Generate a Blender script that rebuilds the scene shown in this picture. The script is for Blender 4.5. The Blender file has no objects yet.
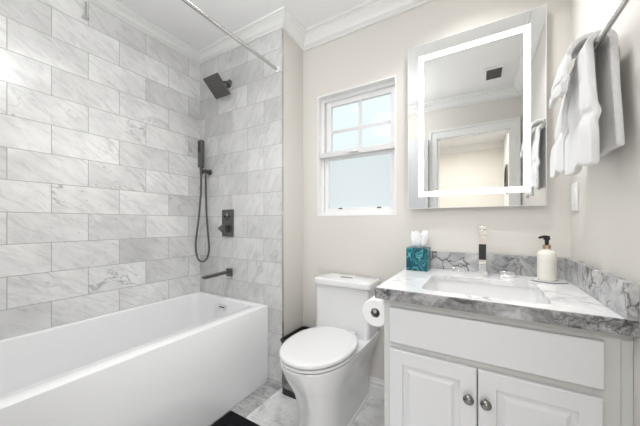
import bpy, bmesh, math, random
from mathutils import Vector, Matrix
random.seed(7)
S = bpy.context.scene
COL = S.collection
PI = math.pi

# ------------------------------------------------------------ camera, world, light, exposure
HC = 1.12
cam_d = bpy.data.cameras.new('camera')
cam_d.sensor_width = 36.0
cam_d.lens = 36.0 * 268.18 / 640.0
cam_d.shift_y = 9.7 / 640.0
cam_d.clip_start = 0.01
cam = bpy.data.objects.new('camera', cam_d)
cam.location = (0, 0, HC)
cam.rotation_euler = (PI / 2, 0, math.radians(30.838))
COL.objects.link(cam)
S.camera = cam

W = bpy.data.worlds.new('sky')
S.world = W
W.use_nodes = True
wb = W.node_tree.nodes['Background']
wb.inputs['Color'].default_value = (0.945, 0.975, 1.0, 1)
wb.inputs['Strength'].default_value = 1.08

S.view_settings.view_transform = 'Standard'
S.view_settings.look = 'None'
S.view_settings.gamma = 1.0
S.view_settings.use_curve_mapping = False
S.view_settings.exposure = 0.0

LAMP_W = 5.0        # watts of one recessed downlight
HALL_W = 26.0       # hall ceiling light
GLOBE_E = 13.0
LED_E = 7.0         # mirror light band

# added fill light, unseen in the hall, brightens the room through the doorway
FILL_W = 13.0
dl = bpy.data.lights.new('doorway_fill', 'AREA'); dl.shape = 'RECTANGLE'; dl.size = .66; dl.size_y = 1.15
dl.energy = FILL_W; dl.color = (.97, .985, 1.0)
dlo = bpy.data.objects.new('doorway_fill', dl); COL.objects.link(dlo)
dlo.location = (.34, -.68, .60); dlo.rotation_euler = (PI / 2, 0, math.radians(44))

# ------------------------------------------------------------ node helpers
def mat(name, col=(.8, .8, .8), rough=.5, metal=0.0, spec=.5, coat=0.0):
    m = bpy.data.materials.new(name); m.use_nodes = True
    b = m.node_tree.nodes['Principled BSDF']
    b.inputs['Base Color'].default_value = (*col, 1)
    b.inputs['Roughness'].default_value = rough
    b.inputs['Metallic'].default_value = metal
    b.inputs['Specular IOR Level'].default_value = spec
    b.inputs['Coat Weight'].default_value = coat
    b.inputs['Coat Roughness'].default_value = .05
    return m

class NT:
    def __init__(s, m): s.t = m.node_tree; s.b = s.t.nodes.get('Principled BSDF')
    def n(s, typ, ins=None, **kw):
        x = s.t.nodes.new(typ)
        for k, v in kw.items(): setattr(x, k, v)
        for k, v in (ins or {}).items():
            if isinstance(v, bpy.types.NodeSocket): s.t.links.new(v, x.inputs[k])
            else: x.inputs[k].default_value = v
        return x
    def link(s, a, b): s.t.links.new(a, b)
    def math(s, op, a, b=0.0, c=None):
        ins = {0: a, 1: b}
        if c is not None: ins[2] = c
        return s.n('ShaderNodeMath', ins, operation=op).outputs[0]
    def vmath(s, op, a, b):
        return s.n('ShaderNodeVectorMath', {0: a, 1: b}, operation=op).outputs[0]
    def ramp(s, fac, stops):
        r = s.n('ShaderNodeValToRGB', {0: fac})
        e = r.color_ramp.elements
        while len(e) < len(stops): e.new(.5)
        for i, (p, c) in enumerate(stops):
            e[i].position = p
            e[i].color = (c, c, c, 1) if isinstance(c, (int, float)) else (*c, 1)
        return r.outputs[0]
    def mix(s, fac, a, b, blend='MIX'):
        m = s.n('ShaderNodeMix', data_type='RGBA', blend_type=blend)
        for i, v in ((0, fac), (6, a), (7, b)):
            if isinstance(v, bpy.types.NodeSocket): s.t.links.new(v, m.inputs[i])
            else: m.inputs[i].default_value = v if i == 0 else (*v, 1)
        return m.outputs[2]
    def noise(s, vec, scale, detail=4, rough=.55, dist=0.0):
        return s.n('ShaderNodeTexNoise', {'Vector': vec, 'Scale': scale, 'Detail': detail, 'Roughness': rough, 'Distortion': dist})
    def pos(s): return s.n('ShaderNodeNewGeometry').outputs['Position']
    def vein(s, vec, scale, width, detail=5, dist=1.0):
        f = s.noise(vec, scale, detail, .55, dist).outputs[0]
        d = s.math('ABSOLUTE', s.math('SUBTRACT', f, .5))
        return s.n('ShaderNodeMapRange', {0: d, 1: 0.0, 2: width, 3: 1.0, 4: 0.0}).outputs[0]

def tile_material(name, axis, u0, z0, ang, base=(.74, .74, .735)):
    m = mat(name, rough=.22); t = NT(m)
    p = t.pos(); sp = t.n('ShaderNodeSeparateXYZ', {0: p})
    u = t.math('ADD', sp.outputs[axis], -u0 + .327 * 40)
    v = t.math('ADD', sp.outputs[2], -z0 + .1635 * 40)
    uv = t.n('ShaderNodeCombineXYZ', {0: u, 1: v, 2: 0.0}).outputs[0]
    br = t.n('ShaderNodeTexBrick', {'Vector': uv, 'Color1': (0, 0, 0, 1), 'Color2': (1, 1, 1, 1), 'Mortar': (.5, .5, .5, 1), 'Scale': 1.0,
             'Mortar Size': .0016, 'Mortar Smooth': .2, 'Bias': 0.0, 'Brick Width': .327, 'Row Height': .1635}, offset=.5, offset_frequency=2)
    rnd = t.n('ShaderNodeSeparateColor', {0: br.outputs[0]}).outputs[0]
    offs = t.n('ShaderNodeCombineXYZ', {0: t.math('MULTIPLY', rnd, 17.0), 1: t.math('MULTIPLY', rnd, 9.0), 2: t.math('MULTIPLY', rnd, 23.0)}).outputs[0]
    q = t.vmath('ADD', uv, offs)
    rt = t.n('ShaderNodeMapping', {0: q, 2: (0, 0, math.radians(ang))}).outputs[0]
    # streaks run diagonally through each tile
    mp = t.n('ShaderNodeMapping', {0: rt, 3: (1.0, 3.4, 1.0)}).outputs[0]
    n1 = t.noise(mp, 8.0, 9, .72, .9).outputs[0]
    n2 = t.noise(q, 3.0, 3, .5, .3).outputs[0]
    c = t.ramp(n1, [(.28, .76), (.5, .98), (.68, 1.06)])
    c2 = t.ramp(n2, [(.3, .84), (.7, 1.07)])
    tint = t.ramp(rnd, [(0.0, .84), (.35, .97), (1.0, 1.06)])
    col = t.mix(1.0, c, c2, 'MULTIPLY')
    col = t.mix(1.0, col, tint, 'MULTIPLY')
    col = t.mix(1.0, col, base, 'MULTIPLY')
    vmask = t.noise(q, 1.6, 2, .5).outputs[0]
    vn = t.math('MULTIPLY', t.vein(mp, 1.1, .012, 6, 1.4), t.ramp(vmask, [(.54, 0.0), (.7, .7)]))
    col = t.mix(vn, col, (.2, .2, .2))
    spk = t.math('MULTIPLY', t.ramp(t.noise(q, 38.0, 2, .5).outputs[0], [(.70, 0.0), (.78, .55)]), t.ramp(vmask, [(.42, 0.0), (.6, 1.0)]))
    col = t.mix(spk, col, (.22, .22, .22))
    col = t.mix(br.outputs[1], col, (.34, .335, .33))
    t.link(col, t.b.inputs['Base Color'])
    t.link(t.math('ADD', t.math('MULTIPLY', br.outputs[1], .5), .2), t.b.inputs['Roughness'])
    bp = t.n('ShaderNodeBump', {'Strength': .25, 'Distance': .001, 'Height': t.math('SUBTRACT', 1.0, br.outputs[1])})
    t.link(bp.outputs[0], t.b.inputs['Normal'])
    return m

def stone_material(name, white, grey, dark, amount, rough=.12, seed=0.0, cracks=False, sc=1.0):
    """white counter marble with grey clouds and dark veins"""
    m = mat(name, rough=rough); t = NT(m)
    p = t.vmath('ADD', t.pos(), (seed, seed * .7, seed * 1.3))
    w = t.noise(p, 5.0, 3, .5).outputs[1]
    q = t.vmath('ADD', p, t.vmath('MULTIPLY', w, (.16, .16, .16)))
    cl = t.noise(q, 7.0 * sc, 7, .62, .6).outputs[0]
    c = t.ramp(cl, [(.5 - .28 * amount, grey), (.5 + .2 - .25 * amount + .12, white)])
    v1 = t.vein(q, 5.0, .02, 6, .7)
    v2 = t.vein(t.vmath('ADD', q, (3.1, 1.7, .4)), 13.0 * sc, .03, 5, .5)
    msk = t.ramp(t.noise(p, 4.0, 2).outputs[0], [(.56 - .3 * amount, 0.0), (.72 - .2 * amount, 1.0)])
    vv = t.math('MULTIPLY', t.math('MAXIMUM', v1, t.math('MULTIPLY', v2, .7)), msk)
    c = t.mix(t.math('MULTIPLY', vv, .85), c, dark)
    if cracks:
        vo = t.n('ShaderNodeTexVoronoi', {'Vector': t.vmath('ADD', q, t.vmath('MULTIPLY', t.noise(p, 14.0, 3).outputs[1], (.07, .07, .07))), 'Scale': 11.0}, feature='DISTANCE_TO_EDGE').outputs['Distance']
        ck = t.ramp(vo, [(.0, 1.0), (.02, .8), (.06, 0.0)])
        ck = t.math('MULTIPLY', ck, t.ramp(t.noise(p, 9.0, 2).outputs[0], [(.44, 0.0), (.60, 1.0)]))
        c = t.mix(t.math('MULTIPLY', ck, .85), c, dark)
    spk = t.math('MULTIPLY', t.ramp(t.noise(q, 60.0 * sc, 4, .7).outputs[0], [(.53, 0.0), (.62, 1.0)]), t.math('MULTIPLY', msk, amount))
    c = t.mix(t.math('MULTIPLY', spk, .75), c, dark)
    t.link(c, t.b.inputs['Base Color'])
    return m

def paint(name, col, rough=.55):
    m = mat(name, col, rough, spec=.3); t = NT(m)
    bp = t.n('ShaderNodeBump', {'Strength': .04, 'Distance': .002, 'Height': t.noise(t.pos(), 180.0, 3).outputs[0]})
    t.link(bp.outputs[0], t.b.inputs['Normal'])
    return m

M = {}
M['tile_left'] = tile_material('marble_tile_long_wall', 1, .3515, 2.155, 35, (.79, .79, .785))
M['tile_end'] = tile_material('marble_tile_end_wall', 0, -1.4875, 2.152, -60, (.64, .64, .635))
M['wall'] = paint('warm_wall_paint', (.72, .695, .655))
M['ceiling'] = paint('ceiling_paint', (.88, .88, .88))
M['trim'] = mat('trim_paint', (.82, .82, .81), .35)
M['stone_top_lit'] = stone_material('counter_marble_top_lit', (.93, .93, .93), (.70, .70, .71), (.10, .10, .11), .10)  # whiter top: bright glossy reflection put into the stone colour
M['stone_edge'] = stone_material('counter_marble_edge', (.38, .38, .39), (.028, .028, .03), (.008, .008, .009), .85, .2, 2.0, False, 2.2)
M['stone_splash'] = stone_material('counter_marble_splash', (.74, .74, .74), (.33, .33, .34), (.03, .03, .033), .36, .2, 5.3, True)
M['cabinet'] = mat('cabinet_paint', (.62, .625, .64), .38)
M['frame_paint'] = mat('cabinet_frame_paint', (.56, .565, .555), .4)
M['ceramic'] = mat('white_ceramic', (.77, .77, .775), .06, coat=.5)
M['acrylic'] = mat('white_acrylic', (.84, .845, .855), .09, coat=.4)
M['chrome'] = mat('chrome', (.82, .82, .83), .05, 1.0)
M['steel'] = mat('brushed_steel', (.62, .61, .60), .25, 1.0)
M['nickel'] = mat('dark_nickel', (.16, .155, .15), .28, 1.0)
M['pewter'] = mat('pewter', (.22, .215, .205), .25, 1.0)
M['gunmetal'] = mat('gunmetal_fitting', (.14, .14, .138), .3, .9)
M['black'] = mat('black_plastic', (.015, .015, .016), .4)
M['binsteel'] = mat('smoked_steel', (.30, .29, .28), .14, 1.0)
M['mirror'] = mat('mirror_glass', (.90, .91, .905), .0, 1.0)
M['vinyl'] = mat('white_vinyl', (.88, .88, .88), .3)
M['vinyl_grey'] = mat('grey_vinyl_rail', (.70, .70, .70), .35)
M['door'] = mat('door_paint', (.66, .67, .69), .4)
M['cardboard'] = mat('cardboard', (.33, .31, .28), .8)
M['hall'] = paint('hall_wall_paint', (.76, .73, .67))
M['woodfloor'] = mat('hall_floor', (.35, .26, .18), .4)

def emission(name, col, s):
    m = bpy.data.materials.new(name); m.use_nodes = True
    t = m.node_tree; t.nodes.clear()
    e = t.nodes.new('ShaderNodeEmission'); o = t.nodes.new('ShaderNodeOutputMaterial')
    e.inputs[0].default_value = (*col, 1); e.inputs[1].default_value = s
    t.links.new(e.outputs[0], o.inputs[0]); return m
M['led'] = emission('mirror_light_band', (1, .99, .97), LED_E)
M['lamp'] = emission('downlight_lens', (1, .98, .96), 12.0)

M['globe'] = emission('added_globe_glow', (.985, .995, 1), GLOBE_E)

def glass(name, frosted):
    m = bpy.data.materials.new(name); m.use_nodes = True
    t = m.node_tree; t.nodes.clear()
    o = t.nodes.new('ShaderNodeOutputMaterial'); mx = t.nodes.new('ShaderNodeMixShader')
    tr = t.nodes.new('ShaderNodeBsdfTransparent'); tr.inputs[0].default_value = (.93, .97, .97, 1)
    if frosted:
        g = t.nodes.new('ShaderNodeBsdfTranslucent'); g.inputs[0].default_value = (.94, .96, .97, 1)
        mx.inputs[0].default_value = .40
    else:
        g = t.nodes.new('ShaderNodeBsdfGlossy'); g.inputs['Roughness'].default_value = .0
        mx.inputs[0].default_value = .006
    t.links.new(tr.outputs[0], mx.inputs[1]); t.links.new(g.outputs[0], mx.inputs[2])
    t.links.new(mx.outputs[0], o.inputs[0]); return m
M['glass'] = glass('clear_window_glass', False)
M['frosted'] = glass('obscure_window_glass', True)

def floor_material():
    m = mat('marble_floor', rough=.2); t = NT(m); p = t.pos()
    n = t.noise(p, 8.0, 9, .72, .3).outputs[0]
    n2 = t.noise(p, 2.2, 3, .5).outputs[0]
    c = t.ramp(n, [(.30, .42), (.46, .74), (.58, .86)])
    c = t.mix(1.0, c, t.ramp(n2, [(.35, .86), (.6, 1.0)]), 'MULTIPLY')
    spk = t.ramp(t.noise(p, 26.0, 4, .6).outputs[0], [(.62, 0.0), (.74, .6)])
    c = t.mix(spk, c, (.30, .30, .30))
    t.link(c, t.b.inputs['Base Color']); return m
M['floor'] = floor_material()
def strip_material():
    m = mat('grey_floor_strip', rough=.2); t = NT(m); p = t.pos()
    mp = t.n('ShaderNodeMapping', {0: p, 2: (0, 0, .7), 3: (1, 3, 1)}).outputs[0]
    n = t.noise(mp, 9.0, 8, .68, .8).outputs[0]
    c = t.ramp(n, [(.28, .13), (.5, .40), (.7, .58)])
    t.link(c, t.b.inputs['Base Color']); return m
M['floor_strip'] = strip_material()

def towel_material():
    m = mat('white_terry', (.90, .90, .90), .95, spec=.1); t = NT(m)
    t.b.inputs['Sheen Weight'].default_value = .3
    n = t.noise(t.pos(), 330.0, 3, .6).outputs[0]
    n2 = t.noise(t.pos(), 60.0, 3, .6).outputs[0]
    bp = t.n('ShaderNodeBump', {'Strength': .9, 'Distance': .006, 'Height': t.math('ADD', n, n2)})
    t.link(bp.outputs[0], t.b.inputs['Normal']); return m
M['towel'] = towel_material()
def mat_rug():
    m = mat('black_pile', (.012, .012, .014), .95, spec=.1); t = NT(m)
    bp = t.n('ShaderNodeBump', {'Strength': .9, 'Distance': .006, 'Height': t.noise(t.pos(), 160.0, 3).outputs[0]})
    t.link(bp.outputs[0], t.b.inputs['Normal']); return m
M['rug'] = mat_rug()
def teal_marbled():
    m = mat('teal_marbled_card', rough=.25); t = NT(m); p = t.pos()
    w = t.noise(p, 16.0, 1.0, .4).outputs[1]
    q = t.vmath('ADD', p, t.vmath('MULTIPLY', w, (.22, .22, .22)))
    f = t.noise(q, 6.0, 1.0, .3, .6).outputs[0]
    s = t.math('FRACT', t.math('MULTIPLY', f, 8.0))
    c = t.ramp(s, [(0.0, (.004, .06, .09)), (.45, (.006, .10, .135)), (.72, (.01, .15, .18)), (.86, (.10, .36, .38)), (.95, (.02, .16, .19)), (1.0, (.004, .06, .09))])
    t.link(c, t.b.inputs['Base Color']); return m
M['teal'] = teal_marbled()
M['tissue'] = mat('tissue_paper', (.88, .88, .89), .9, spec=.1)
M['paper'] = mat('toilet_tissue', (.84, .84, .84), .95, spec=.1)
M['cream'] = mat('cream_plastic', (.80, .77, .70), .3)
def label_material():
    m = mat('printed_label', rough=.4); t = NT(m)
    t.b.inputs['Base Color'].default_value = (.77, .74, .68, 1)
    return m
M['label'] = label_material()
M['bronze'] = mat('copper_collar', (.55, .42, .30), .25, 1.0)
M['stucco'] = paint('stucco', (.70, .62, .50), .9)
M['ground'] = mat('outdoor_paving', (.55, .53, .5), .9)

# ------------------------------------------------------------ mesh helpers
WLOC = {}
def obj(name, bm, m, parent=None, bevel=0.0, seg=2, smooth=40, loc=None):
    """links the bmesh (given in world coordinates) as ONE mesh object"""
    base = Vector(WLOC.get(parent.name, (0, 0, 0))) if parent else Vector((0, 0, 0))
    if loc is None:
        loc = base if parent else Vector((0, 0, 0))
    loc = Vector(loc)
    bmesh.ops.recalc_face_normals(bm, faces=bm.faces)
    bmesh.ops.translate(bm, verts=bm.verts, vec=-loc)
    me = bpy.data.meshes.new(name); bm.to_mesh(me); bm.free()
    me.materials.append(m)
    if smooth:
        me.polygons.foreach_set('use_smooth', [True] * len(me.polygons))
        me.set_sharp_from_angle(angle=math.radians(smooth))
    o = bpy.data.objects.new(name, me); COL.objects.link(o)
    o.parent = parent; o.location = loc - base
    WLOC[o.name] = tuple(loc)
    if bevel:
        b = o.modifiers.new('bevel', 'BEVEL'); b.width = bevel; b.segments = seg
        b.limit_method = 'ANGLE'; b.angle_limit = math.radians(40); b.harden_normals = False
    return o

def tag(o, label, cat, group=None):
    o['label'] = label; o['category'] = cat
    if group: o['group'] = group
    return o

def thing(name, loc, label, cat, group=None):
    o = bpy.data.objects.new(name, None); o.empty_display_size = .05
    COL.objects.link(o); o.location = loc; WLOC[o.name] = tuple(loc)
    return tag(o, label, cat, group)

def struct(name, bm, m, parent=None, **kw):
    o = obj(name, bm, m, parent, **kw)
    if not parent: o['kind'] = 'structure'
    return o

def B(): return bmesh.new()
def box(bm, x0, x1, y0, y1, z0, z1):
    v = [bm.verts.new(p) for p in ((x0, y0, z0), (x1, y0, z0), (x1, y1, z0), (x0, y1, z0), (x0, y0, z1), (x1, y0, z1), (x1, y1, z1), (x0, y1, z1))]
    for f in ((0, 3, 2, 1), (4, 5, 6, 7), (0, 1, 5, 4), (1, 2, 6, 5), (2, 3, 7, 6), (3, 0, 4, 7)):
        bm.faces.new([v[i] for i in f])
    return bm
def bx(*a): return box(B(), *a)

def loft(bm, rings, cap0=True, cap1=True, closed=True):
    R = [[bm.verts.new(p) for p in r] for r in rings]
    n = len(R[0])
    for a, b in zip(R, R[1:]):
        for i in range(n if closed else n - 1):
            j = (i + 1) % n
            bm.faces.new((a[i], a[j], b[j], b[i]))
    if cap0: bm.faces.new(R[0][::-1])
    if cap1: bm.faces.new(R[-1])
    return bm

def rrect(x0, x1, y0, y1, r, z, n=6):
    pts = []
    for cx, cy, a0 in ((x1 - r, y1 - r, 0), (x0 + r, y1 - r, 90), (x0 + r, y0 + r, 180), (x1 - r, y0 + r, 270)):
        for k in range(n + 1):
            a = math.radians(a0 + 90 * k / n)
            pts.append((cx + r * math.cos(a), cy + r * math.sin(a), z))
    return pts

def frame_axes(d):
    d = Vector(d).normalized()
    u = Vector((0, 0, 1)) if abs(d.z) < .9 else Vector((1, 0, 0))
    a = d.cross(u).normalized(); return a, d.cross(a).normalized()

def cyl(bm, p0, p1, r0, r1=None, n=24):
    r1 = r0 if r1 is None else r1
    p0, p1 = Vector(p0), Vector(p1); a, b = frame_axes(p1 - p0)
    ring = lambda c, r: [c + (a * math.cos(2 * PI * k / n) + b * math.sin(2 * PI * k / n)) * r for k in range(n)]
    return loft(bm, [ring(p0, r0), ring(p1, r1)])

def lathe(bm, base, axis, prof, n=32):
    """prof: (radius, distance along axis)"""
    base = Vector(base); d = Vector(axis).normalized(); a, b = frame_axes(d)
    rings = [[base + d * h + (a * math.cos(2 * PI * k / n) + b * math.sin(2 * PI * k / n)) * max(r, 1e-4) for k in range(n)] for r, h in prof]
    return loft(bm, rings)

def tube(bm, pts, r, n=12):
    pts = [Vector(p) for p in pts]; rings = []; prev = None
    for i, p in enumerate(pts):
        d = (pts[min(i + 1, len(pts) - 1)] - pts[max(i - 1, 0)]).normalized()
        if prev is None: a, b = frame_axes(d)
        else:
            a = (prev - d * prev.dot(d)).normalized(); b = d.cross(a)
        prev = a
        rr = r[i] if isinstance(r, (list, tuple)) else r
        rings.append([p + (a * math.cos(2 * PI * k / n) + b * math.sin(2 * PI * k / n)) * rr for k in range(n)])
    return loft(bm, rings)

def spline(ctrl, n=10):
    P = [Vector(c) for c in ctrl]; P = [P[0] * 2 - P[1]] + P + [P[-1] * 2 - P[-2]]; out = []
    for i in range(1, len(P) - 2):
        for k in range(n):
            t = k / n; a, b, c, d = P[i - 1:i + 3]
            out.append(.5 * ((2 * b) + (c - a) * t + (2 * a - 5 * b + 4 * c - d) * t * t + (3 * b - a - 3 * c + d) * t ** 3))
    out.append(P[-2]); return out

# ------------------------------------------------------------ the room
XL, XR = -2.047, .365
YE, YB, YF = 1.437, 1.683, -.10
XE = -1.155
ZC = 2.515
T = .12
struct('floor', bx(XL - T, XR + T, YF - T, YB + T, -.1, 0), M['floor'])
struct('trim_1', bx(-1.285, XE - .002, YF + .001, YE - .001, 0.0, .002), M['floor_strip'])  # thin grey streaked strip on the floor along the tub
struct('ceiling', bx(XL - T, XR + T, YF, YB + T, ZC, ZC + .1), M['ceiling'])
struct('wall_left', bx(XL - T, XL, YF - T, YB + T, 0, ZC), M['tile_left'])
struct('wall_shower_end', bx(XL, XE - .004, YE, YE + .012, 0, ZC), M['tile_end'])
struct('wall_return', bx(XL, XE, YE + .012, YB, 0, ZC), M['wall'])
# thin metal edge that closes the tile at its outer corner
struct('trim_2', bx(XE - .004, XE, YE - .001, YE + .012, 0, 2.44), M['steel'])
struct('wall_right', bx(XR, XR + T, YF - T, YB + T, 0, ZC), M['wall'])
# back wall around the window opening
WX0, WX1, WZ0, WZ1 = -1.026, -.451, 1.168, 2.043
b = B()
box(b, XL, WX0, YB, YB + T, 0, ZC); box(b, WX1, XR, YB, YB + T, 0, ZC)
box(b, WX0, WX1, YB, YB + T, 0, WZ0); box(b, WX0, WX1, YB, YB + T, WZ1, ZC)
struct('wall_back', b, M['wall'], smooth=0)
# wall behind the camera with the doorway
DX0, DX1, DZ = -.433, .27, 2.095
b = B()
box(b, XL, DX0, YF - T, YF, 0, ZC); box(b, DX1, XR, YF - T, YF, 0, ZC); box(b, DX0, DX1, YF - T, YF, DZ, ZC)
struct('wall_front', b, M['wall'], smooth=0)

def sweep_wall(path, profs, closed):
    """path runs clockwise seen from above (room on the right); profs: per vertex list of (offset from wall, z)"""
    n = len(path); bm = B(); rings = []
    for i in range(n):
        p = Vector(path[i])
        def nrm(a, c):
            d = (Vector(c) - Vector(a)).normalized(); return Vector((d.y, -d.x))
        if closed or 0 < i < n - 1:
            n0 = nrm(path[i - 1], path[i]); n1 = nrm(path[i], path[(i + 1) % n])
            m = (n0 + n1) / (1 + n0.dot(n1))
        else:
            m = nrm(path[0], path[1]) if i == 0 else nrm(path[-2], path[-1])
        rings.append([(p.x + m.x * o, p.y + m.y * o, z) for o, z in profs[i]])
    if closed: rings.append(rings[0])
    R = [[bm.verts.new(q) for q in r] for r in rings]
    k = len(R[0])
    for a, c in zip(R, R[1:]):
        for i in range(k - 1): bm.faces.new((a[i], a[i + 1], c[i + 1], c[i]))
    bmesh.ops.remove_doubles(bm, verts=bm.verts, dist=1e-5)
    return bm
def crown(zb, p=.085):
    h = ZC - zb
    base = [(0, 0), (.012, 0), (.012, .10), (.02, .16), (.03, .22), (.036, .34), (.046, .48), (.062, .62), (.072, .68), (.072, .76), (.085, .80), (.085, 1.0)]
    return [(o * p / .085, zb + f * h) for o, f in base]
path = [(XL, YF), (XL, YE), (XE, YE), (XE, YB), (XR, YB), (XR, YF)]
struct('trim_3', sweep_wall(path, [crown(z, p) for z, p in ((2.466, .075), (2.468, .075), (2.443, .075), (2.413, .085), (2.413, .085), (2.413, .085))], True), M['trim'], smooth=30)
# baseboard in the toilet alcove and on towards the vanity
bb = [(.002, 0), (.020, 0), (.020, .062), (.013, .068), (.013, .080), (.017, .083), (.017, .090), (.007, .098), (.007, .108), (0, .112)]
struct('baseboard_back', sweep_wall([(XE, YE + .02), (XE, YB), (-.335, YB)], [bb] * 3, False), M['trim'], smooth=30)
bb2 = sweep_wall([(XL + .8, YF), (DX0 - .075, YF)][::-1], [bb] * 2, False)
struct('baseboard_front', bb2, M['trim'], smooth=30)

# door casing, open door leaf (seen in the mirror)
b = B()
for y0, y1 in ((YF, YF + .018),):
    box(b, DX0 - .075, DX0, y0, y1, 0, DZ + .09); box(b, DX1, DX1 + .075, y0, y1, 0, DZ + .09); box(b, DX0, DX1, y0, y1, DZ, DZ + .09)
    box(b, DX0 - .08, DX0 - .058, y1, y1 + .012, 0, DZ + .095); box(b, DX1 + .058, DX1 + .08, y1, y1 + .012, 0, DZ + .095); box(b, DX0 - .058, DX1 + .058, y1, y1 + .012, DZ + .073, DZ + .095)
box(b, DX0 - .002, DX0 + .012, YF - T, YF, 0, DZ); box(b, DX1 - .012, DX1 + .002, YF - T, YF, 0, DZ); box(b, DX0, DX1, YF - T, YF, DZ - .012, DZ + .002)
struct('trim_4', b, M['trim'], smooth=0)
door = struct('door_1', bx(DX0 - .78, DX0 - .085, YF + .035, YF + .07, .012, 2.085), M['door'], bevel=.002)
hb = B(); cyl(hb, (DX0 - .72, YF + .07, .95), (DX0 - .72, YF + .078, .95), .028); cyl(hb, (DX0 - .72, YF + .078, .95), (DX0 - .72, YF + .115, .95), .009)
tube(hb, [(DX0 - .72, YF + .115, .95), (DX0 - .66, YF + .117, .95), (DX0 - .61, YF + .115, .95)], .008)
obj('door_handle', hb, M['steel'], door)

# hall beyond the doorway
struct('floor_hall', bx(-1.6, 1.6, -2.4, YF - T, -.1, 0), M['woodfloor'])
struct('ceiling_hall', bx(-1.6, 1.6, -2.4, YF, ZC, ZC + .1), M['ceiling'])
struct('wall_hall_back', bx(-1.6, 1.6, -2.5, -2.3, 0, ZC), M['hall'])
struct('wall_hall_left', bx(-1.65, -1.5, -2.4, YF - T, 0, ZC), M['hall'])
struct('wall_hall_right', bx(.34, .46, -2.3, -1.05, 0, ZC), M['trim'])
struct('wall_hall_side', bx(1.5, 1.65, -2.4, YF - T, 0, ZC), M['hall'])
struct('trim_5', sweep_wall([(.34, -2.3), (-1.5, -2.3), (-1.5, -.5)], [crown(2.413)] * 3, False), M['trim'], smooth=30)

# ------------------------------------------------------------ window
win = struct('window_1', bx(WX0, WX0 + .03, YB + .045, YB + T, WZ0, WZ1), M['vinyl'])
b = B()
box(b, WX1 - .013, WX1, YB + .045, YB + T, WZ0, WZ1)
box(b, WX0 + .03, WX1 - .013, YB + .045, YB + T, WZ1 - .03, WZ1); box(b, WX0 + .03, WX1 - .013, YB + .045, YB + T, WZ0, WZ0 + .03)
obj('window_frame', b, M['vinyl'], win, bevel=.002)
b = B()
box(b, WX0, WX0 + .008, YB - .001, YB + .0448, WZ0, WZ1); box(b, WX1 - .008, WX1, YB - .001, YB + .0448, WZ0, WZ1)
box(b, WX0 + .008, WX1 - .008, YB - .001, YB + .0448, WZ1 - .008, WZ1); box(b, WX0 + .008, WX1 - .008, YB - .001, YB + .0448, WZ0, WZ0 + .008)
obj('window_jamb', b, M['vinyl'], win, smooth=0)
def sash(name, x0, x1, y0, y1, z0, z1, side, top, bot, m):
    b = B()
    box(b, x0, x0 + side, y0, y1, z0, z1); box(b, x1 - side, x1, y0, y1, z0, z1)
    box(b, x0 + side, x1 - side, y0, y1, z0, z0 + bot); box(b, x0 + side, x1 - side, y0, y1, z1 - top, z1)
    return obj(name, b, m, win, bevel=.0015)
SX0, SX1 = WX0 + .036, WX1 - .014
up = sash('upper_sash', SX0, SX1, YB + .068, YB + .095, 1.605, WZ1 - .03, .040, .035, .02, M['vinyl'])
obj('window_pane', bx(SX0 + .039, SX1 - .039, YB + .079, YB + .083, 1.623, WZ1 - .063), M['glass'], up)
b = B()
mx = (SX0 + SX1) / 2 + .006
box(b, mx - .011, mx + .011, YB + .072, YB + .0775, 1.623, WZ1 - .063); box(b, SX0 + .039, SX1 - .039, YB + .0725, YB + .0772, 1.778, 1.798)
obj('muntin', b, M['vinyl_grey'], up)
lo = sash('lower_sash', SX0, SX1, YB + .048, YB + .066, WZ0 + .03, 1.595, .030, .02, .028, M['vinyl'])
obj('window_pane', bx(SX0 + .029, SX1 - .029, YB + .055, YB + .059, WZ0 + .057, 1.577), M['frosted'], lo)
rl = obj('meeting_rail', bx(WX0 + .0085, WX1 - .0085, YB + .010, YB + .0475, 1.592, 1.630), M['vinyl_grey'], win, bevel=.003)
b = B(); box(b, -.785, -.705, YB + .0, YB + .010, 1.608, 1.618); box(b, -.755, -.715, YB - .006, YB + .0, 1.604, 1.613)
obj('sash_lock', b, M['vinyl'], rl, bevel=.002)
for x in (-.86, -.575):
    obj('tilt_latch', bx(x - .014, x + .014, YB + .0445, YB + .048, WZ0 + .05, WZ0 + .058), M['black'], lo)

# outside: the house's own eave, paving
struct('trim_6', bx(-.86, 1.6, YB + T + .002, 2.42, 2.30, 2.36), M['stucco'])
struct('ground', bx(-8, 6, YB + T + .02, 9, -.35, -.3), M['ground'])

# ------------------------------------------------------------ lamps (ceiling downlights above the frame)
def downlight(x, y, label, p=LAMP_W, r=.07):
    t = thing('ceiling_downlight', (x, y, ZC), label, 'ceiling light', 'recessed ceiling downlights')
    b = B(); loft(b, [[(x + q * math.cos(2 * PI * k / 32), y + q * math.sin(2 * PI * k / 32), z) for k in range(32)] for q, z in ((.095, ZC), (.093, ZC - .006), (r + .004, ZC - .008), (r, ZC - .001))], False, False)
    obj('trim_ring', b, M['vinyl'], t)
    b = B(); cyl(b, (x, y, ZC - .0035), (x, y, ZC - .0005), r); obj('lens', b, M['lamp'], t)
    L = bpy.data.lights.new('downlight', 'AREA'); L.shape = 'DISK'; L.size = r * 2; L.energy = p; L.color = (1, 1, 1); L.spread = math.radians(120)
    o = bpy.data.objects.new('downlight_beam', L); COL.objects.link(o); o.parent = t; o.location = (0, 0, -.012)
downlight(-1.30, .48, 'round recessed downlight in the ceiling over the bathtub')
downlight(-.72, 1.05, 'round recessed downlight in the ceiling before the toilet', LAMP_W * .32)
downlight(-.05, 1.25, 'round recessed downlight in the ceiling over the sink', LAMP_W * 1.0)
GX, GY = -.95, .46  # globe light added out of view to brighten the ceiling and walls
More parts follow.
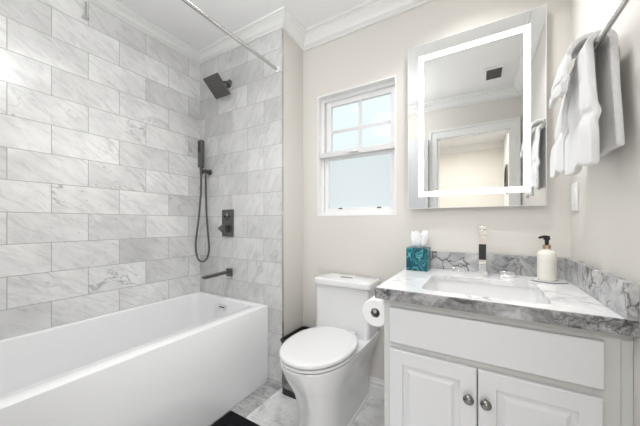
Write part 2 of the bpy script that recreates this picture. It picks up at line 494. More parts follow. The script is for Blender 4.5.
t = thing('added_globe', (GX, GY, ZC), 'added white globe light out of view between the bathtub and the doorway', 'ceiling lamp')
b = B(); lathe(b, (GX, GY, ZC - .0005), (0, 0, -1), [(.07, 0), (.07, .015), (.03, .03), (.012, .034), (.012, .085), (.05, .09), (.05, .10)]); obj('ceiling_mount', b, M['steel'], t)
b = B(); lathe(b, (GX, GY, ZC - .101), (0, 0, -1), [(.15 * math.sin(a), .15 - .15 * math.cos(a)) for a in (.35 + (PI - .36) * k / 20 for k in range(21))]); obj('globe', b, M['globe'], t, smooth=80)
t = thing('hall_light', (-.35, -1.2, ZC), 'round flush ceiling light in the hall outside', 'ceiling light')
b = B(); lathe(b, (-.35, -1.2, ZC), (0, 0, -1), [(.16, 0), (.16, .02), (.13, .04), (.05, .055), (0, .058)]); obj('diffuser', b, M['lamp'], t)
L = bpy.data.lights.new('hall_lamp', 'AREA'); L.shape = 'DISK'; L.size = .3; L.energy = HALL_W; L.color = (1, .99, .98)
o = bpy.data.objects.new('hall_lamp', L); COL.objects.link(o); o.parent = t; o.location = (0, 0, -.07)

# ------------------------------------------------------------ bathtub
TX0, TX1, TY0, TY1, TZ = XL + .002, -1.282, YF + .006, YE - .002, .540
tub = thing('bathtub', ((TX0 + TX1) / 2, .65, 0), 'white alcove bathtub with flat glossy front below the marble tiled walls', 'bathtub')
def rr8(x0, x1, y0, y1, r, z): return rrect(x0, x1, y0, y1, r, z, 8)
rings = [rr8(TX0, TX1, TY0, TY1, .004, .004), rr8(TX0, TX1, TY0, TY1, .004, .06), rr8(TX0, TX1, TY0, TY1, .004, TZ - .006), rr8(TX0 + .002, TX1 - .002, TY0 + .002, TY1 - .002, .005, TZ - .001), rr8(TX0 + .006, TX1 - .006, TY0 + .006, TY1 - .006, .006, TZ)]
ix0, ix1, iy0, iy1 = TX0 + .035, TX1 - .095, TY0 + .07, TY1 - .055
rings += [rr8(ix0, ix1, iy0, iy1, .05, TZ), rr8(ix0 + .004, ix1 - .004, iy0 + .004, iy1 - .004, .05, TZ - .003),
          rr8(ix0 + .012, ix1 - .012, iy0 + .016, iy1 - .008, .055, TZ - .03), rr8(ix0 + .045, ix1 - .045, iy0 + .12, iy1 - .04, .08, .26),
          rr8(ix0 + .065, ix1 - .065, iy0 + .18, iy1 - .06, .10, .16), rr8(ix0 + .10, ix1 - .10, iy0 + .24, iy1 - .10, .11, .125), rr8(ix0 + .16, ix1 - .16, iy0 + .32, iy1 - .18, .08, .12)]
b = B(); loft(b, rings)
obj('tub_shell', b, M['acrylic'], tub, smooth=35)
b = B()
yo = TY1 - .055 - .010
box(b, -1.720, -1.630, yo - .014, yo + .004, .468, .500); ov = obj('overflow_cover', b, M['chrome'], tub, bevel=.003)
obj('overflow_slot', bx(-1.703, -1.647, yo - .0155, yo - .0138, .479, .488), M['black'], ov)
b = B(); lathe(b, ((TX0 + TX1) / 2, 1.1, .1202), (0, 0, 1), [(.032, 0), (.032, .003), (.026, .006), (0, .007)]); obj('drain', b, M['chrome'], tub)

# ------------------------------------------------------------ shower fittings on the end wall
t = thing('overhead_shower', (-1.684, YE, 2.205), 'square dark metal shower head tilted down on a short wall arm', 'shower head')
C = Vector((-1.700, 1.330, 2.140)); nrm = Vector((0, -.666, -.746)); ex = Vector((1, 0, 0)); ey = nrm.cross(ex).normalized()
hs = .080
def plate(bm, c, s, d0, d1):
    r = lambda d, q: [c + nrm * d + ex * (a * q) + ey * (b_ * q) for a, b_ in ((-1, -1), (1, -1), (1, 1), (-1, 1))]
    return loft(bm, [r(d0, s), r(d1, s)])
b = B(); plate(b, C, hs, -.012, 0); pl = obj('spray_plate', b, M['nickel'], t, bevel=.0015)
b = B()
for k in range(9):
    q = -.064 + k * .016
    c0 = C + ey * q
    rr = [[c0 + nrm * d + ex * (a * .07) + ey * (e * .0035) for a, e in ((-1, -1), (1, -1), (1, 1), (-1, 1))] for d in (-.001, .0025)]
    loft(b, rr)
obj('nozzle_rows', b, M['gunmetal'], pl)
b = B(); bk = C - nrm * .012
lathe(b, bk, -nrm, [(.022, 0), (.02, .012), (.012, .018), (.016, .024), (.016, .034), (.008, .04)])
tube(b, spline([(-1.684, YE, 2.205), (-1.685, YE - .03, 2.205), (-1.692, YE - .06, 2.19), bk - nrm * .03], 8), .010)
obj('shower_arm', b, M['gunmetal'], t)
b = B(); lathe(b, (-1.684, YE - .0005, 2.205), (0, -1, 0), [(.032, 0), (.032, .006), (.026, .012), (.014, .016)]); obj('wall_flange', b, M['gunmetal'], t)

HX = -1.93
t = thing('hand_shower', (HX, YE, 1.55), 'slim dark metal hand shower hanging in its wall holder with a looped hose', 'hand shower')
b = B(); cyl(b, (HX + .02, YE - .0005, 1.535), (HX + .02, YE - .012, 1.535), .024); cyl(b, (HX + .02, YE - .012, 1.535), (HX + .02, YE - .045, 1.535), .014)
box(b, HX - .026, HX + .034, YE - .062, YE - .036, 1.52, 1.55)
obj('wall_holder', b, M['gunmetal'], t, bevel=.003)
b = B(); box(b, HX - .030, HX + .014, YE - .084, YE - .050, 1.565, 1.785)
cyl(b, (HX - .007, YE - .067, 1.50), (HX - .007, YE - .067, 1.566), .010, .013)
wd = obj('wand', b, M['nickel'], t, bevel=.004)
obj('spray_face', bx(HX - .023, HX + .007, YE - .0855, YE - .0835, 1.685, 1.772), M['black'], wd)
hx = HX - .007
hose = spline([(hx, YE - .067, 1.50), (-1.943, 1.37, 1.344), (-1.979, 1.375, 1.142), (-2.019, 1.38, 0.977), (-2.024, 1.385, 0.877), (-1.994, 1.39, 0.812), (-1.946, 1.393, 0.803), (-1.899, 1.396, 0.834), (-1.88, 1.4, 0.908), (-1.896, 1.403, 1.02), (-1.917, 1.405, 1.183), (-1.926, 1.405, 1.347), (-1.926, 1.402, 1.47),(HX + .008, YE - .036, 1.515)], 10)
b = B(); tube(b, hose, .0075, 10); obj('hose', b, M['gunmetal'], t)

t = thing('shower_valve', (-1.69, YE, 1.115), 'dark rectangular shower control plate with a square knob on the end wall', 'shower control')
pl = obj('control_plate', bx(-1.757, -1.632, YE - .012, YE - .0005, 1.012, 1.222), M['gunmetal'], t, bevel=.002)
obj('control_knob', bx(-1.725, -1.672, YE - .055, YE - .012, 1.05, 1.10), M['nickel'], t, bevel=.003)
obj('knob_lever', bx(-1.765, -1.725, YE - .04, YE - .028, 1.06, 1.09), M['nickel'], t, bevel=.002)
for dx, dz in ((-.024, 0), (.024, 0), (0, -.018), (0, .018)):
    b = B(); cyl(b, (-1.694 + dx, YE - .012, 1.165 + dz), (-1.694 + dx, YE - .016, 1.165 + dz), .009); obj('push_button', b, M['steel'] if dz > 0 else M['black'], t)

t = thing('tub_spout', (-1.675, YE, .735), 'long flat dark metal bath spout reaching out over the tub', 'tub spout')
obj('wall_flange', bx(-1.70, -1.645, YE - .02, YE - .0005, .705, .765), M['gunmetal'], t, bevel=.003)
b = B()
loft(b, [[(-1.672 + s * w, y, z0), (-1.672 + e * w, y, z0), (-1.672 + e * w, y, z1), (-1.672 + s * w, y, z1)] for (s, e, w, y, z0, z1) in ((-1, 1, .017, YE - .02, .728, .750), (-1, 1, .019, YE - .10, .728, .748), (-1, 1, .022, YE - .235, .722, .739))])
obj('spout_arm', b, M['nickel'], t, bevel=.002)

t = thing('shower_rod', (-1.195, .65, 2.17), 'straight chrome shower curtain rod running overhead along the tub', 'shower rod')
b = B(); cyl(b, (-1.195, YF + .001, 2.17), (-1.195, YE - .001, 2.17), .0105); obj('rod', b, M['steel'], t)
for y, d in ((YE - .0005, -1), (YF + .0005, 1)):
    b = B(); lathe(b, (-1.195, y, 2.17), (0, d, 0), [(.021, 0), (.021, .006), (.014, .018)]); obj('end_cap', b, M['vinyl'], t)

b = B()
hk = (XL, .66, 2.36)
box(b, XL + .0005, XL + .03, .645, .675, 2.345, 2.352); cyl(b, (XL + .022, .66, 2.352), (XL + .022, .66, 2.44), .006)
tag(obj('wall_hook', b, M['steel'], None, loc=(XL, .66, 2.35)), 'tiny metal hook high on the long tiled wall above the tub', 'hook')

# ------------------------------------------------------------ toilet
X0 = -.740
toi = thing('toilet', (X0, 1.33, 0), 'white one piece toilet with closed lid between the tiled wall and vanity', 'toilet')
def bowl_ring(a, yf, wbk, yb, z, ym=1.25, n=20):
    pts = []
    for k in range(n + 1):                     # front arc, right to left through the tip
        th = PI * k / n
        c = math.cos(th); s = math.sin(th)
        pts.append((X0 + a * math.copysign(abs(c) ** .9, c), ym - (ym - yf) * abs(s) ** .95, z))
    for k in range(1, 9):                      # left side, back
        f = k / 8; e = min(1, f / .62); e = e * e * (3 - 2 * e)
        pts.append((X0 - (a + (wbk - a) * e), ym + (yb - ym) * f, z))
    right = []
    for k in range(8, 0, -1):
        f = k / 8; e = min(1, f / .62); e = e * e * (3 - 2 * e)
        right.append((X0 + (a + (wbk - a) * e), ym + (yb - ym) * f, z))
    return right + pts
secs = [(.118, 1.125, .118, 0.0), (.118, 1.125, .118, .03), (.116, 1.125, .118, .10), (.118, 1.115, .122, .17), (.128, 1.09, .13, .24), (.148, 1.055, .150, .30), (.168, 1.022, .172, .355), (.181, 1.003, .188, .40), (.184, .996, .191, .425), (.182, .998, .189, .431)]
b = B(); loft(b, [bowl_ring(a, yf, w, 1.662, z) for a, yf, w, z in secs])
obj('bowl', b, M['ceramic'], toi, smooth=50)
def seat_ring(a, bf, yback, z, ym=1.25, n=36):
    pts = []
    for k in range(n):
        th = 2 * PI * k / n; c, s = math.cos(th), math.sin(th)
        if s < 0: y = ym + bf * s
        else: y = ym + (yback - ym) * (abs(s) ** .92)
        x = X0 + a * math.copysign(abs(c) ** (.9 if s < 0 else .92), c)
        pts.append((x, y, z))
    return pts
def slab(a, bf, yb, z0, z1, r=.008, dome=0):
    R = [seat_ring(a - r, bf - r, yb - r, z0), seat_ring(a, bf, yb, z0 + r * .6), seat_ring(a, bf, yb, z1 - r), seat_ring(a - r * .35, bf - r * .35, yb - r * .35, z1 - r * .35), seat_ring(a - r, bf - r, yb - r, z1)]
    if dome:
        for f in (.85, .6, .3, .05): R.append(seat_ring(a * f, bf * f, 1.25 + (yb - 1.25) * f, z1 + dome * (1 - f * f)))
    return loft(B(), R)
obj('seat', slab(0.187, .257, 1.485, .435, .449, .005), M['ceramic'], toi, smooth=50)
obj('seat_lid', slab(.188, .260, 1.487, .455, .475, .007, .006), M['ceramic'], toi, smooth=50)
for x in (X0 - .085, X0 + .085):
    b = B(); cyl(b, (x - .02, 1.474, .458), (x + .02, 1.474, .458), .012); obj('seat_hinge', b, M['ceramic'], toi)
TW = .190
b = B()
loft(b, [rrect(X0 - TW + i, X0 + TW - i, 1.488 - f, 1.664, r_, z) for i, f, r_, z in ((.006, .012, .03, .4315), (.004, .004, .03, .47), (.004, 0, .028, .52), (0, 0, .028, .722))])
obj('tank', b, M['ceramic'], toi, smooth=50)
b = B()
loft(b, [rrect(X0 - TW - e, X0 + TW + e, 1.480 - e, 1.668, .03, z) for e, z in ((.0, .725), (.006, .728), (.007, .756), (.004, .763), (-.004, .766))])
tl = obj('tank_lid', b, M['ceramic'], toi, smooth=50)
b = B(); loft(b, [rrect(X0 - .042, X0 + .042, 1.550, 1.592, .018, z) for z in (.7655, .770)]); obj('flush_button', b, M['steel'], toi, bevel=.0015)
b = B(); loft(b, [bowl_ring(.128 - e, 1.115 + e, .128 - e, 1.664, z) for e, z in ((0, .0005), (0, .006), (.008, .014), (.012, .016))]); obj('base_flange', b, M['ceramic'], toi, smooth=50)

# waste bin beside the toilet
bx0, bx1, by0, by1 = -1.132, -.975, 1.375, 1.650
t = thing('waste_bin', ((bx0 + bx1) / 2, (by0 + by1) / 2, 0), 'slim dark metal waste bin tucked between wall and toilet', 'waste bin')
b = B(); loft(b, [rrect(bx0 + i, bx1 - i, by0 + i, by1 - i, .03, z) for i, z in ((.010, .030), (.0, .343))]); obj('bin_body', b, M['binsteel'], t)
b = B(); loft(b, [rrect(bx0 + .006, bx1 - .006, by0 + .004, by1 - .006, .03, z) for z in (0.0005, .030)]); obj('bin_base', b, M['black'], t)
b = B(); loft(b, [rrect(bx0 - .004 + i, bx1 + .004 - i, by0 - .004 + i, by1 + .004 - i, .03, z) for i, z in ((0, .343), (0, .352), (.010, .352), (.012, .30))], False, True); obj('bin_rim', b, M['black'], t, smooth=40)

# black bath mat
b = B(); loft(b, [rrect(-1.262 + e, -.80 - e, .28 + e, 1.088 - e, .014, z) for e, z in ((0, .0025), (-.002, .010), (.004, .018), (.012, .021))])
tag(obj('bath_mat', b, M['rug'], None, loc=(-1.03, .68, 0)), 'black rectangular bath mat lying on the marble floor along the tub', 'bath mat')

# ------------------------------------------------------------ vanity
CX0, CX1, CYF = -.337, XR - .001, 1.078
cab = thing('vanity_cabinet', (0, 1.38, 0), 'white painted vanity cabinet with two panelled doors under the marble counter', 'cabinet')
b = B(); box(b, CX0, CX1, CYF + .02, YB - .001, .09, .66); box(b, CX0, CX0 + .02, CYF + .02, YB - .001, .66, .8125); box(b, CX1 - .02, CX1, CYF + .02, YB - .001, .66, .8125)
box(b, CX0 + .02, CX1 - .02, YB - .02, YB - .001, .66, .8125); obj('cabinet_box', b, M['cabinet'], cab, smooth=0)
b = B()
box(b, CX0, CX0 + .05, CYF, CYF + .02, 0, .8125); box(b, .282, .339, CYF, CYF + .02, 0, .8125)
box(b, CX0 + .05, .282, CYF, CYF + .02, .765, .8125); box(b, CX0 + .05, .282, CYF, CYF + .02, .60, .655); box(b, CX0 + .05, .282, CYF, CYF + .02, .09, .13)
obj('face_frame', b, M['frame_paint'], cab, bevel=.0008, smooth=0)
obj('filler_strip', bx(.3405, CX1, CYF + .004, CYF + .024, 0, .8125), M['frame_paint'], cab)
obj('toe_kick', bx(CX0 + .05, .282, CYF + .07, CYF + .085, 0, .09), M['cabinet'], cab)
obj('drawer_front', bx(-.312, .303, CYF - .018, CYF - .0005, .645, .784), M['cabinet'], cab, bevel=.004)
def cabinet_door(x0, x1, z0, z1, kx):
    y1 = CYF - .0005; y0 = y1 - .02
    st = .052
    def ring(i, y): return [(x0 + i, y, z0 + i), (x1 - i, y, z0 + i), (x1 - i, y, z1 - i), (x0 + i, y, z1 - i)]
    b = B(); loft(b, [ring(0, y1), ring(0, y0 + .004), ring(.004, y0), ring(st, y0), ring(st + .004, y0 + .006), ring(st + .012, y0 + .008), ring(st + .016, y0 + .008), ring(st + .028, y0 + .002), ring(st + .05, y0 + .002)])
    d = obj('door', b, M['cabinet'], cab, smooth=20)
    b = B(); lathe(b, (kx, y0, .519), (0, -1, 0), [(.009, -.001), (.007, .004), (.006, .010), (.014, .014), (.0165, .018), (.0165, .021), (.012, .026), (.004, .028), (0, .0282)])
    obj('knob', b, M['pewter'], d)
cabinet_door(-.312, -.0095, .115, .620, -.034)
cabinet_door(-.0065, .300, .115, .620, .0165)

# counter
ZT = .856; ZB = .814
KX0, KY0 = -.367, 1.048
SB0, SB1, SBY0, SBY1 = -.205, .205, 1.122, 1.468
ctr = thing('countertop', (0, 1.36, ZB), 'grey veined white marble vanity counter with matching splashbacks', 'countertop')
b = B()
def hole_slab(bm, x0, x1, y0, y1, z0, z1, hx0, hx1, hy0, hy1, r, n=8):
    hole = rrect(hx0, hx1, hy0, hy1, r, 0, n)
    out = []
    for i, (px, py, _) in enumerate(hole):
        q = i // (n + 1); k = i % (n + 1)
        cx, cy = ((x1, y1), (x0, y1), (x0, y0), (x1, y0))[q]
        # first half of each arc runs to one edge, second half to the other; middle to the corner
        if k == n // 2: o = (cx, cy)
        elif (k < n // 2) == (q % 2 == 0): o = (cx, py)
        else: o = (px, cy)
        out.append(o)
    V = lambda pts, z: [bm.verts.new((p[0], p[1], z)) for p in pts]
    ht, hb, ot, ob = V(hole, z1), V(hole, z0), V(out, z1), V(out, z0)
    N = len(hole)
    for i in range(N):
        j = (i + 1) % N
        for f in ((ht[i], ht[j], ot[j], ot[i]), (hb[j], hb[i], ob[i], ob[j]), (ht[j], ht[i], hb[i], hb[j]), (ot[i], ot[j], ob[j], ob[i])):
            bm.faces.new(f)
hole_slab(b, KX0, XR - .001, KY0 + .0125, YB - .001, ZT - .02, ZT, SB0, SB1, SBY0, SBY1, .03)
obj('counter_slab', b, M['stone_top_lit'], ctr, smooth=30)
b = B(); box(b, KX0, XR - .001, KY0, KY0 + .0122, ZB, ZT)
box(b, KX0, KX0 + .0125, KY0 + .0122, YB - .001, ZB, ZT - .0202)
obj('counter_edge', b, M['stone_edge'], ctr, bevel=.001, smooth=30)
obj('back_splash', bx(-.262, XR - .001, YB - .021, YB - .0005, ZT + .0003, ZT + .100), M['stone_splash'], ctr, bevel=.001)
obj('side_splash', bx(XR - .0235, XR - .0005, KY0 + .001, YB - .0213, ZT + .0003, ZT + .100), M['stone_splash'], ctr, bevel=.001)

sink = thing('sink', (0, 1.295, .70), 'white rectangular undermount sink basin set into the marble counter', 'sink')
b = B()
e = .004
R = [rrect(SB0 - .02, SB1 + .02, SBY0 - .02, SBY1 + .02, .045, z, 8) for z in (.828, .8355)]
R += [rrect(SB0 - e + i, SB1 + e - i, SBY0 - e + i, SBY1 + e - i, r_, z, 8) for i, r_, z in ((0, .032, .8355), (.004, .034, .80), (.012, .04, .735), (.03, .05, .712), (.07, .05, .704), (.13, .03, .700))]
loft(b, R, False, True)
obj('basin', b, M['ceramic'], sink, smooth=50)
b = B(); lathe(b, (0, 1.30, .7003), (0, 0, 1), [(.03, 0), (.03, .003), (.022, .005), (.02, .009), (0, .010)]); obj('drain', b, M['chrome'], sink)

# faucet and its two handles
FX, FY = .010, 1.585
fa = thing('faucet', (FX, FY, ZT), 'tall square chrome faucet with two flat tap handles behind the sink', 'faucet')
obj('base_plate', bx(FX - .022, FX + .022, FY - .03, FY + .025, ZT + .0003, ZT + .022), M['chrome'], fa, bevel=.0015)
obj('column', bx(FX - .0165, FX + .0165, FY - .012, FY + .018, ZT + .022, 1.062), M['chrome'], fa, bevel=.0015)
obj('column_reflection', bx(FX - .0155, FX + .0155, FY - .0135, FY - .0122, .934, 1.012), M['black'], fa)  # dark reflection in the chrome column, put in as a black panel
b = B(); box(b, FX - .0165, FX + .0165, FY - .125, FY + .018, 1.0625, 1.086); obj('spout', b, M['chrome'], fa, bevel=.0015)
obj('spout_lip', bx(FX - .014, FX + .014, FY - .121, FY - .02, 1.040, 1.062), M['chrome'], fa, bevel=.001)
obj('top_plate', bx(FX - .0165, FX + .0165, FY - .04, FY + .018, 1.0865, 1.102), M['chrome'], fa, bevel=.0015)
for x in (-.098, .112):
    h = obj('tap_handle', bx(x - .028, x + .028, 1.570, 1.612, ZT + .0003, ZT + .012), M['chrome'], fa, bevel=.0015)
    obj('handle_lever', bx(x - .030, x + .030, 1.566, 1.614, ZT + .0135, ZT + .030), M['chrome'], h, bevel=.0015)

# tissue box and tissue
qx0, qx1, qy0, qy1 = -.354, -.243, 1.532, 1.644
t = thing('tissue_box', ((qx0 + qx1) / 2, 1.588, ZT), 'cube tissue box with teal marbled pattern on the counter corner', 'tissue box')
b = B(); hole_slab(b, qx0, qx1, qy0, qy1, .9795, .981, qx0 + .03, qx1 - .03, qy0 + .045, qy1 - .045, .01)
for f in ((qx0, qx0 + .0015, qy0, qy1), (qx1 - .0015, qx1, qy0, qy1), (qx0 + .0015, qx1 - .0015, qy0, qy0 + .0015), (qx0 + .0015, qx1 - .0015, qy1 - .0015, qy1)): box(b, *f, ZT + .0005, .9795)
box(b, qx0 + .0015, qx1 - .0015, qy0 + .0015, qy1 - .0015, ZT + .0005, ZT + .002)
obj('carton', b, M['teal'], t, smooth=0)
b = B(); n = 96; V = []
levels = (.970, .9805, .986, .993, 1.005, 1.025, 1.045, 1.062)
for li, z in enumerate(levels):
    f = max(0, (z - .981) / .081); row = []
    for k in range(n):
        a = 2 * PI * k / n
        rx_, ry_ = .0185 + .018 * min(1, f * 9), .009 + .012 * min(1, f * 6)
        am = (.0015 + .0075 * min(1, f * 1.6)) if z > .98 else .001
        w = math.sin(9 * a + 1.5 * f) + .5 * math.sin(4 * a + 2)
        dz = (.010 * math.sin(3 * a + .6) + .005 * math.sin(7 * a)) * f
        row.append(b.verts.new(((qx0 + qx1) / 2 + (rx_ + am * w) * math.cos(a), 1.588 + (ry_ + am * w) * math.sin(a), z + dz)))
    V.append(row)
for p_, q_ in zip(V, V[1:]):
    for k in range(n): b.faces.new((p_[k], p_[(k + 1) % n], q_[(k + 1) % n], q_[k]))
top = b.verts.new(((qx0 + qx1) / 2, 1.588, 1.030))
for k in range(n): b.faces.new((V[-1][k], V[-1][(k + 1) % n], top))
b.faces.new(V[0][::-1])
tag(obj('tissue', b, M['tissue'], None, loc=((qx0 + qx1) / 2, 1.588, .981), smooth=80), 'white paper tissue sticking up out of the teal box', 'tissue')

# soap dispenser on its dish
PX, PY = .258, 1.562
t = B(); R = []
for rx, ry, z in ((.058, .04, ZT + .0005), (.066, .048, ZT + .004), (.068, .05, ZT + .009), (.066, .048, ZT + .010), (.058, .04, ZT + .007), (.03, .02, ZT + .0065)):
    R.append([(PX + .003 + rx * math.cos(2 * PI * k / 40), PY - .002 + ry * math.sin(2 * PI * k / 40), z) for k in range(40)])
loft(t, R)
tag(obj('soap_dish', t, M['ceramic'], None, loc=(PX, PY, ZT), smooth=50), 'shallow oval white dish under the soap bottle', 'dish')
sd = thing('soap_dispenser', (PX, PY, ZT + .0065), 'cream pump soap bottle with black pump on a white dish', 'soap dispenser')
zb = ZT + .0068
b = B(); lathe(b, (PX, PY, zb), (0, 0, 1), [(.030, 0), (.033, .003), (.0345, .01), (.0345, .112), (.033, .122), (.026, .130), (.016, .134), (.013, .137), (.013, .140)], 40); bt = obj('bottle', b, M['cream'], sd, smooth=50)
b = B(); R = []
for z in (zb + .03, zb + .095):
    R.append([(PX + .0347 * math.cos(a), PY + .0347 * math.sin(a), z) for a in (math.radians(-165 + 6 * k) for k in range(21))])
V = [[b.verts.new(p) for p in r] for r in R]
for i in range(20): b.faces.new((V[0][i], V[0][i + 1], V[1][i + 1], V[1][i]))
obj('label', b, M['label'], bt)
b = B(); lathe(b, (PX, PY, zb + .140), (0, 0, 1), [(.0145, 0), (.0145, .016), (.010, .020), (.006, .021)]); obj('collar', b, M['bronze'], sd)
b = B(); cyl(b, (PX, PY, zb + .160), (PX, PY, zb + .182), .0075); cyl(b, (PX, PY, zb + .180), (PX, PY, zb + .198), .0125, .011); tube(b, [(PX, PY, zb + .192), (PX - .014, PY - .012, zb + .194), (PX - .030, PY - .026, zb + .190)], [.008, .0065, .005]); obj('pump', b, M['black'], sd)

# toilet paper roll and holder
rx, ry0, ry1, rz, rr_ = -.406, 1.165, 1.265, .713, .0625
b = B()
n = 48
R = []
for r_, y in ((.0215, ry0 + .0005), (rr_ - .004, ry0), (rr_, ry0 + .004), (rr_, ry1 - .004), (rr_ - .004, ry1), (.0215, ry1 - .0005), (.0215, ry0 + .0005)):
    R.append([(rx + r_ * math.cos(2 * PI * k / n), y, rz + r_ * math.sin(2 * PI * k / n)) for k in range(n)])
loft(b, R, False, False); bmesh.ops.remove_doubles(b, verts=b.verts, dist=1e-6)
t = thing('toilet_paper', (rx, (ry0 + ry1) / 2, rz - rr_), 'full white toilet paper roll hanging beside the vanity cabinet', 'toilet paper')
obj('paper', b, M['paper'], t, smooth=40)
b = B()
loft(b, [[(rx + r_ * math.cos(2 * PI * k / n), y, rz + r_ * math.sin(2 * PI * k / n)) for k in range(n)] for r_, y in ((.0195, ry0 + .001), (.0213, ry0 + .001), (.0213, ry1 - .001), (.0195, ry1 - .001), (.0195, ry0 + .001))], False, False)
bmesh.ops.remove_doubles(b, verts=b.verts, dist=1e-6)
obj('cardboard_core', b, M['cardboard'], t, smooth=40)
t = thing('paper_holder', (CX0, 1.31, rz), 'chrome toilet roll holder fixed to the side of the vanity cabinet', 'toilet roll holder')
b = B(); tube(b, [(rx, ry0 - .004, rz + .009), (rx, ry1 + .03, rz + .009), (rx + .01, ry1 + .042, rz + .009), (CX0 - .001, ry1 + .042, rz + .009)], .0098); obj('holder_arm', b, M['chrome'], t)
b = B(); lathe(b, (CX0 - .0005, ry1 + .042, rz + .009), (-1, 0, 0), [(.024, 0), (.024, .005), (.014, .01)]); obj('wall_plate', b, M['chrome'], t)

# ------------------------------------------------------------ lighted mirror
MX0, MX1, MZ0, MZ1, MY = -.371, .271, 1.203, 2.157, 1.645
mi = thing('mirror', ((MX0 + MX1) / 2, MY, MZ0), 'large rectangular wall mirror with a glowing white light band above the sink', 'mirror')
obj('glass', bx(MX0, MX1, MY, MY + .005, MZ0, MZ1), M['mirror'], mi)
obj('backing', bx(MX0 + .03, MX1 - .03, MY + .0052, YB - .0005, MZ0 + .03, MZ1 - .03), M['vinyl'], mi)
b = B(); e = .002
for f in ((MX0, MX0 + e, MZ0, MZ1), (MX1 - e, MX1, MZ0, MZ1), (MX0 + e, MX1 - e, MZ0, MZ0 + e), (MX0 + e, MX1 - e, MZ1 - e, MZ1)):
    box(b, f[0], f[1], MY - .0008, MY - .0002, f[2], f[3])
obj('polished_edge', b, M['vinyl'], mi, smooth=0)
b = B(); lx0, lx1, lz0, lz1, w = -.309, .211, 1.272, 2.087, .027
for f in ((lx0, lx0 + w, lz0, lz1), (lx1 - w, lx1, lz0, lz1), (lx0 + w, lx1 - w, lz0, lz0 + w), (lx0 + w, lx1 - w, lz1 - w, lz1)):
    box(b, f[0], f[1], MY - .0008, MY - .0002, f[2], f[3])
obj('light_band', b, M['led'], mi, smooth=0)

# ------------------------------------------------------------ towel bar, towels, switch on the right wall
BX, BZ = .300, 1.655
t = thing('towel_bar', (XR, 1.1, BZ), 'polished metal towel bar on the right wall carrying white towels', 'towel bar')
b = B(); cyl(b, (BX, .62, BZ), (BX, 1.50, BZ), .0085); obj('bar', b, M['steel'], t)
for y in (.64, 1.48):
    b = B(); cyl(b, (BX - .012, y, BZ), (XR - .006, y, BZ), .010); lathe(b, (XR - .0005, y, BZ), (-1, 0, 0), [(.024, 0), (.024, .006), (.012, .012)]); obj('bracket', b, M['steel'], t)

def towel(y0, y1, zr, zw, xr, xw, amp, freq, ph, r=.024, band=None, skew=(0, 0), wskew=(0, 0), lift=0.0, cx=0.0):
    """cloth hung over the bar: room side down to zr, wall side down to zw; skew shifts the lower hem's ends along y"""
    bm = B(); nu, nv = 48, 30; V = []
    for i in range(nu + 1):
        u = i / nu; row = []; top = []
        for k in range(nv + 1): top.append((1 - k / nv, 1))       # room side, hem to bar
        for k in range(1, 8): top.append((k / 8, 0))              # over the bar
        for k in range(nv + 1): top.append((k / nv, -1))          # wall side, bar to hem
        wav = math.sin(freq * u * 2 * PI + ph)
        for d, side in top:
            w = min(1, d * 2.0); w = w * w * (3 - 2 * w)
            y = y0 + (y1 - y0) * u
            if side == 1:
                z = BZ + lift + (zr - BZ - lift) * d
                dd = min(1, d * 1.3)
                y += (skew[0] * (1 - u) + skew[1] * u) * dd
                xx = (BX + cx - r) * (1 - w) + xr * w
                xx += amp * (.35 + .65 * w) * (wav + .45 * math.sin(2.3 * freq * u * 2 * PI + ph * 2 + d * 2.5)) * min(1, d * 5)
                z -= .008 * math.sin(freq * u * 2 * PI + 1) * d
                if band and d > band: xx -= .005
                if band and band - .10 < d < band - .06: xx += .005
            elif side == -1:
                z = BZ + lift + (zw - BZ - lift) * d
                y += (wskew[0] * (1 - u) + wskew[1] * u) * d
                xx = (BX + cx + r) * (1 - w) + xw * w + .003 * w * wav
            else:
                a = PI * d; xx = BX + cx - r * math.cos(a); z = BZ + lift + r * math.sin(a) + .003 * wav * math.sin(a)
            row.append(bm.verts.new((xx, y, z)))
        V.append(row)
    for a, c in zip(V, V[1:]):
        for k in range(len(a) - 1): bm.faces.new((a[k], c[k], c[k + 1], a[k + 1]))
    return bm
def add_towel(name, bm, th, label, cat, grp, loc):
    o = obj(name, bm, M['towel'], None, loc=loc, smooth=80)
    s = o.modifiers.new('thick', 'SOLIDIFY'); s.thickness = th; s.offset = 0
    s2 = o.modifiers.new('soft', 'SUBSURF'); s2.levels = 1; s2.render_levels = 1
    return tag(o, label, cat, grp)
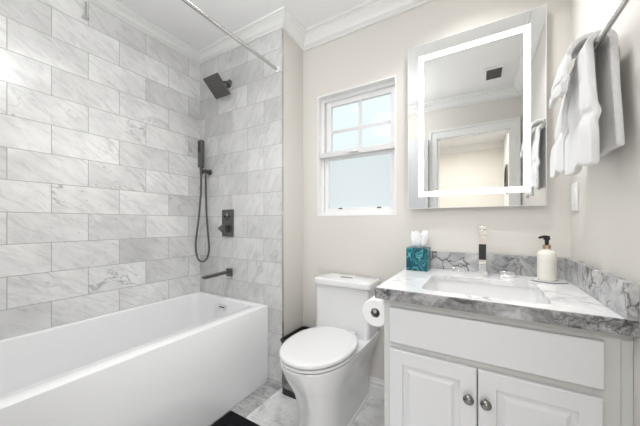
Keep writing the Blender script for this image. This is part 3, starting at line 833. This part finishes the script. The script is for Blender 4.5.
add_towel('hand_towel', towel(1.100, 1.212, 1.288, 1.330, .275, .329, .004, 1.3, 2.4, .026, .66, (-.075, .055), (-.05, .06), .0, .006), .018, 'white terry towel hanging nearest on the bar, wider of the two hand towels', 'towel', 'white towels on the bar', (BX, 1.19, 1.285))
add_towel('hand_towel', towel(1.240, 1.345, 1.312, 1.36, .266, .327, .004, 1.2, 2.0, .020, .66, (.045, .125), (.05, .12), 0, .004), .013, 'white terry towel at the far end of the bar, partly under a shorter cloth', 'towel', 'white towels on the bar', (BX, 1.37, 1.295))
add_towel('washcloth', towel(1.175, 1.300, 1.545, 1.53, .234, .350, .0015, .9, 1.0, .050, .72, (-.04, .0), (0, 0), .014, .0), .015, 'short white washcloth draped over the bar on top of the longer towels', 'washcloth', None, (BX, 1.37, 1.485))

t = thing('light_switch', (XR, 1.60, 1.235), 'white wall switch plate below the towels on the right wall', 'light switch')
obj('switch_plate', bx(XR - .007, XR - .0005, 1.562, 1.640, 1.172, 1.296), M['vinyl'], t, bevel=.002)
obj('rocker', bx(XR - .0105, XR - .0072, 1.584, 1.618, 1.200, 1.268), M['vinyl'], t, bevel=.001)

# ------------------------------------------------------------ things seen in the mirror
t = thing('ceiling_vent', (.11, .33, ZC), 'square grey exhaust vent grille in the ceiling reflected in the mirror', 'vent')
obj('vent_frame', bx(.035, .185, .22, .44, ZC - .012, ZC - .0005), M['vinyl'], t, bevel=.002)
b = B()
for k in range(9): box(b, .05, .17, .236 + k * .021, .247 + k * .021, ZC - .018, ZC - .0125)
obj('vent_slats', b, M['gunmetal'], t, smooth=0)
t = thing('round_mirror', (.34, -1.35, 1.60), 'round dark framed mirror on the hall wall seen in the reflection', 'mirror')
b = B(); n = 40; R = []
for r_, d in ((.21, .0005), (.215, .02), (.19, .03), (.175, .02), (.175, .008)): R.append([(.34 - d, -1.40 + r_ * math.cos(2 * PI * k / n), 1.75 + r_ * math.sin(2 * PI * k / n)) for k in range(n)])
loft(b, R, True, False); obj('round_frame', b, M['gunmetal'], t)
b = B(); cyl(b, (.331, -1.40, 1.75), (.329, -1.40, 1.75), .1745, n=40); obj('glass', b, M['mirror'], t)
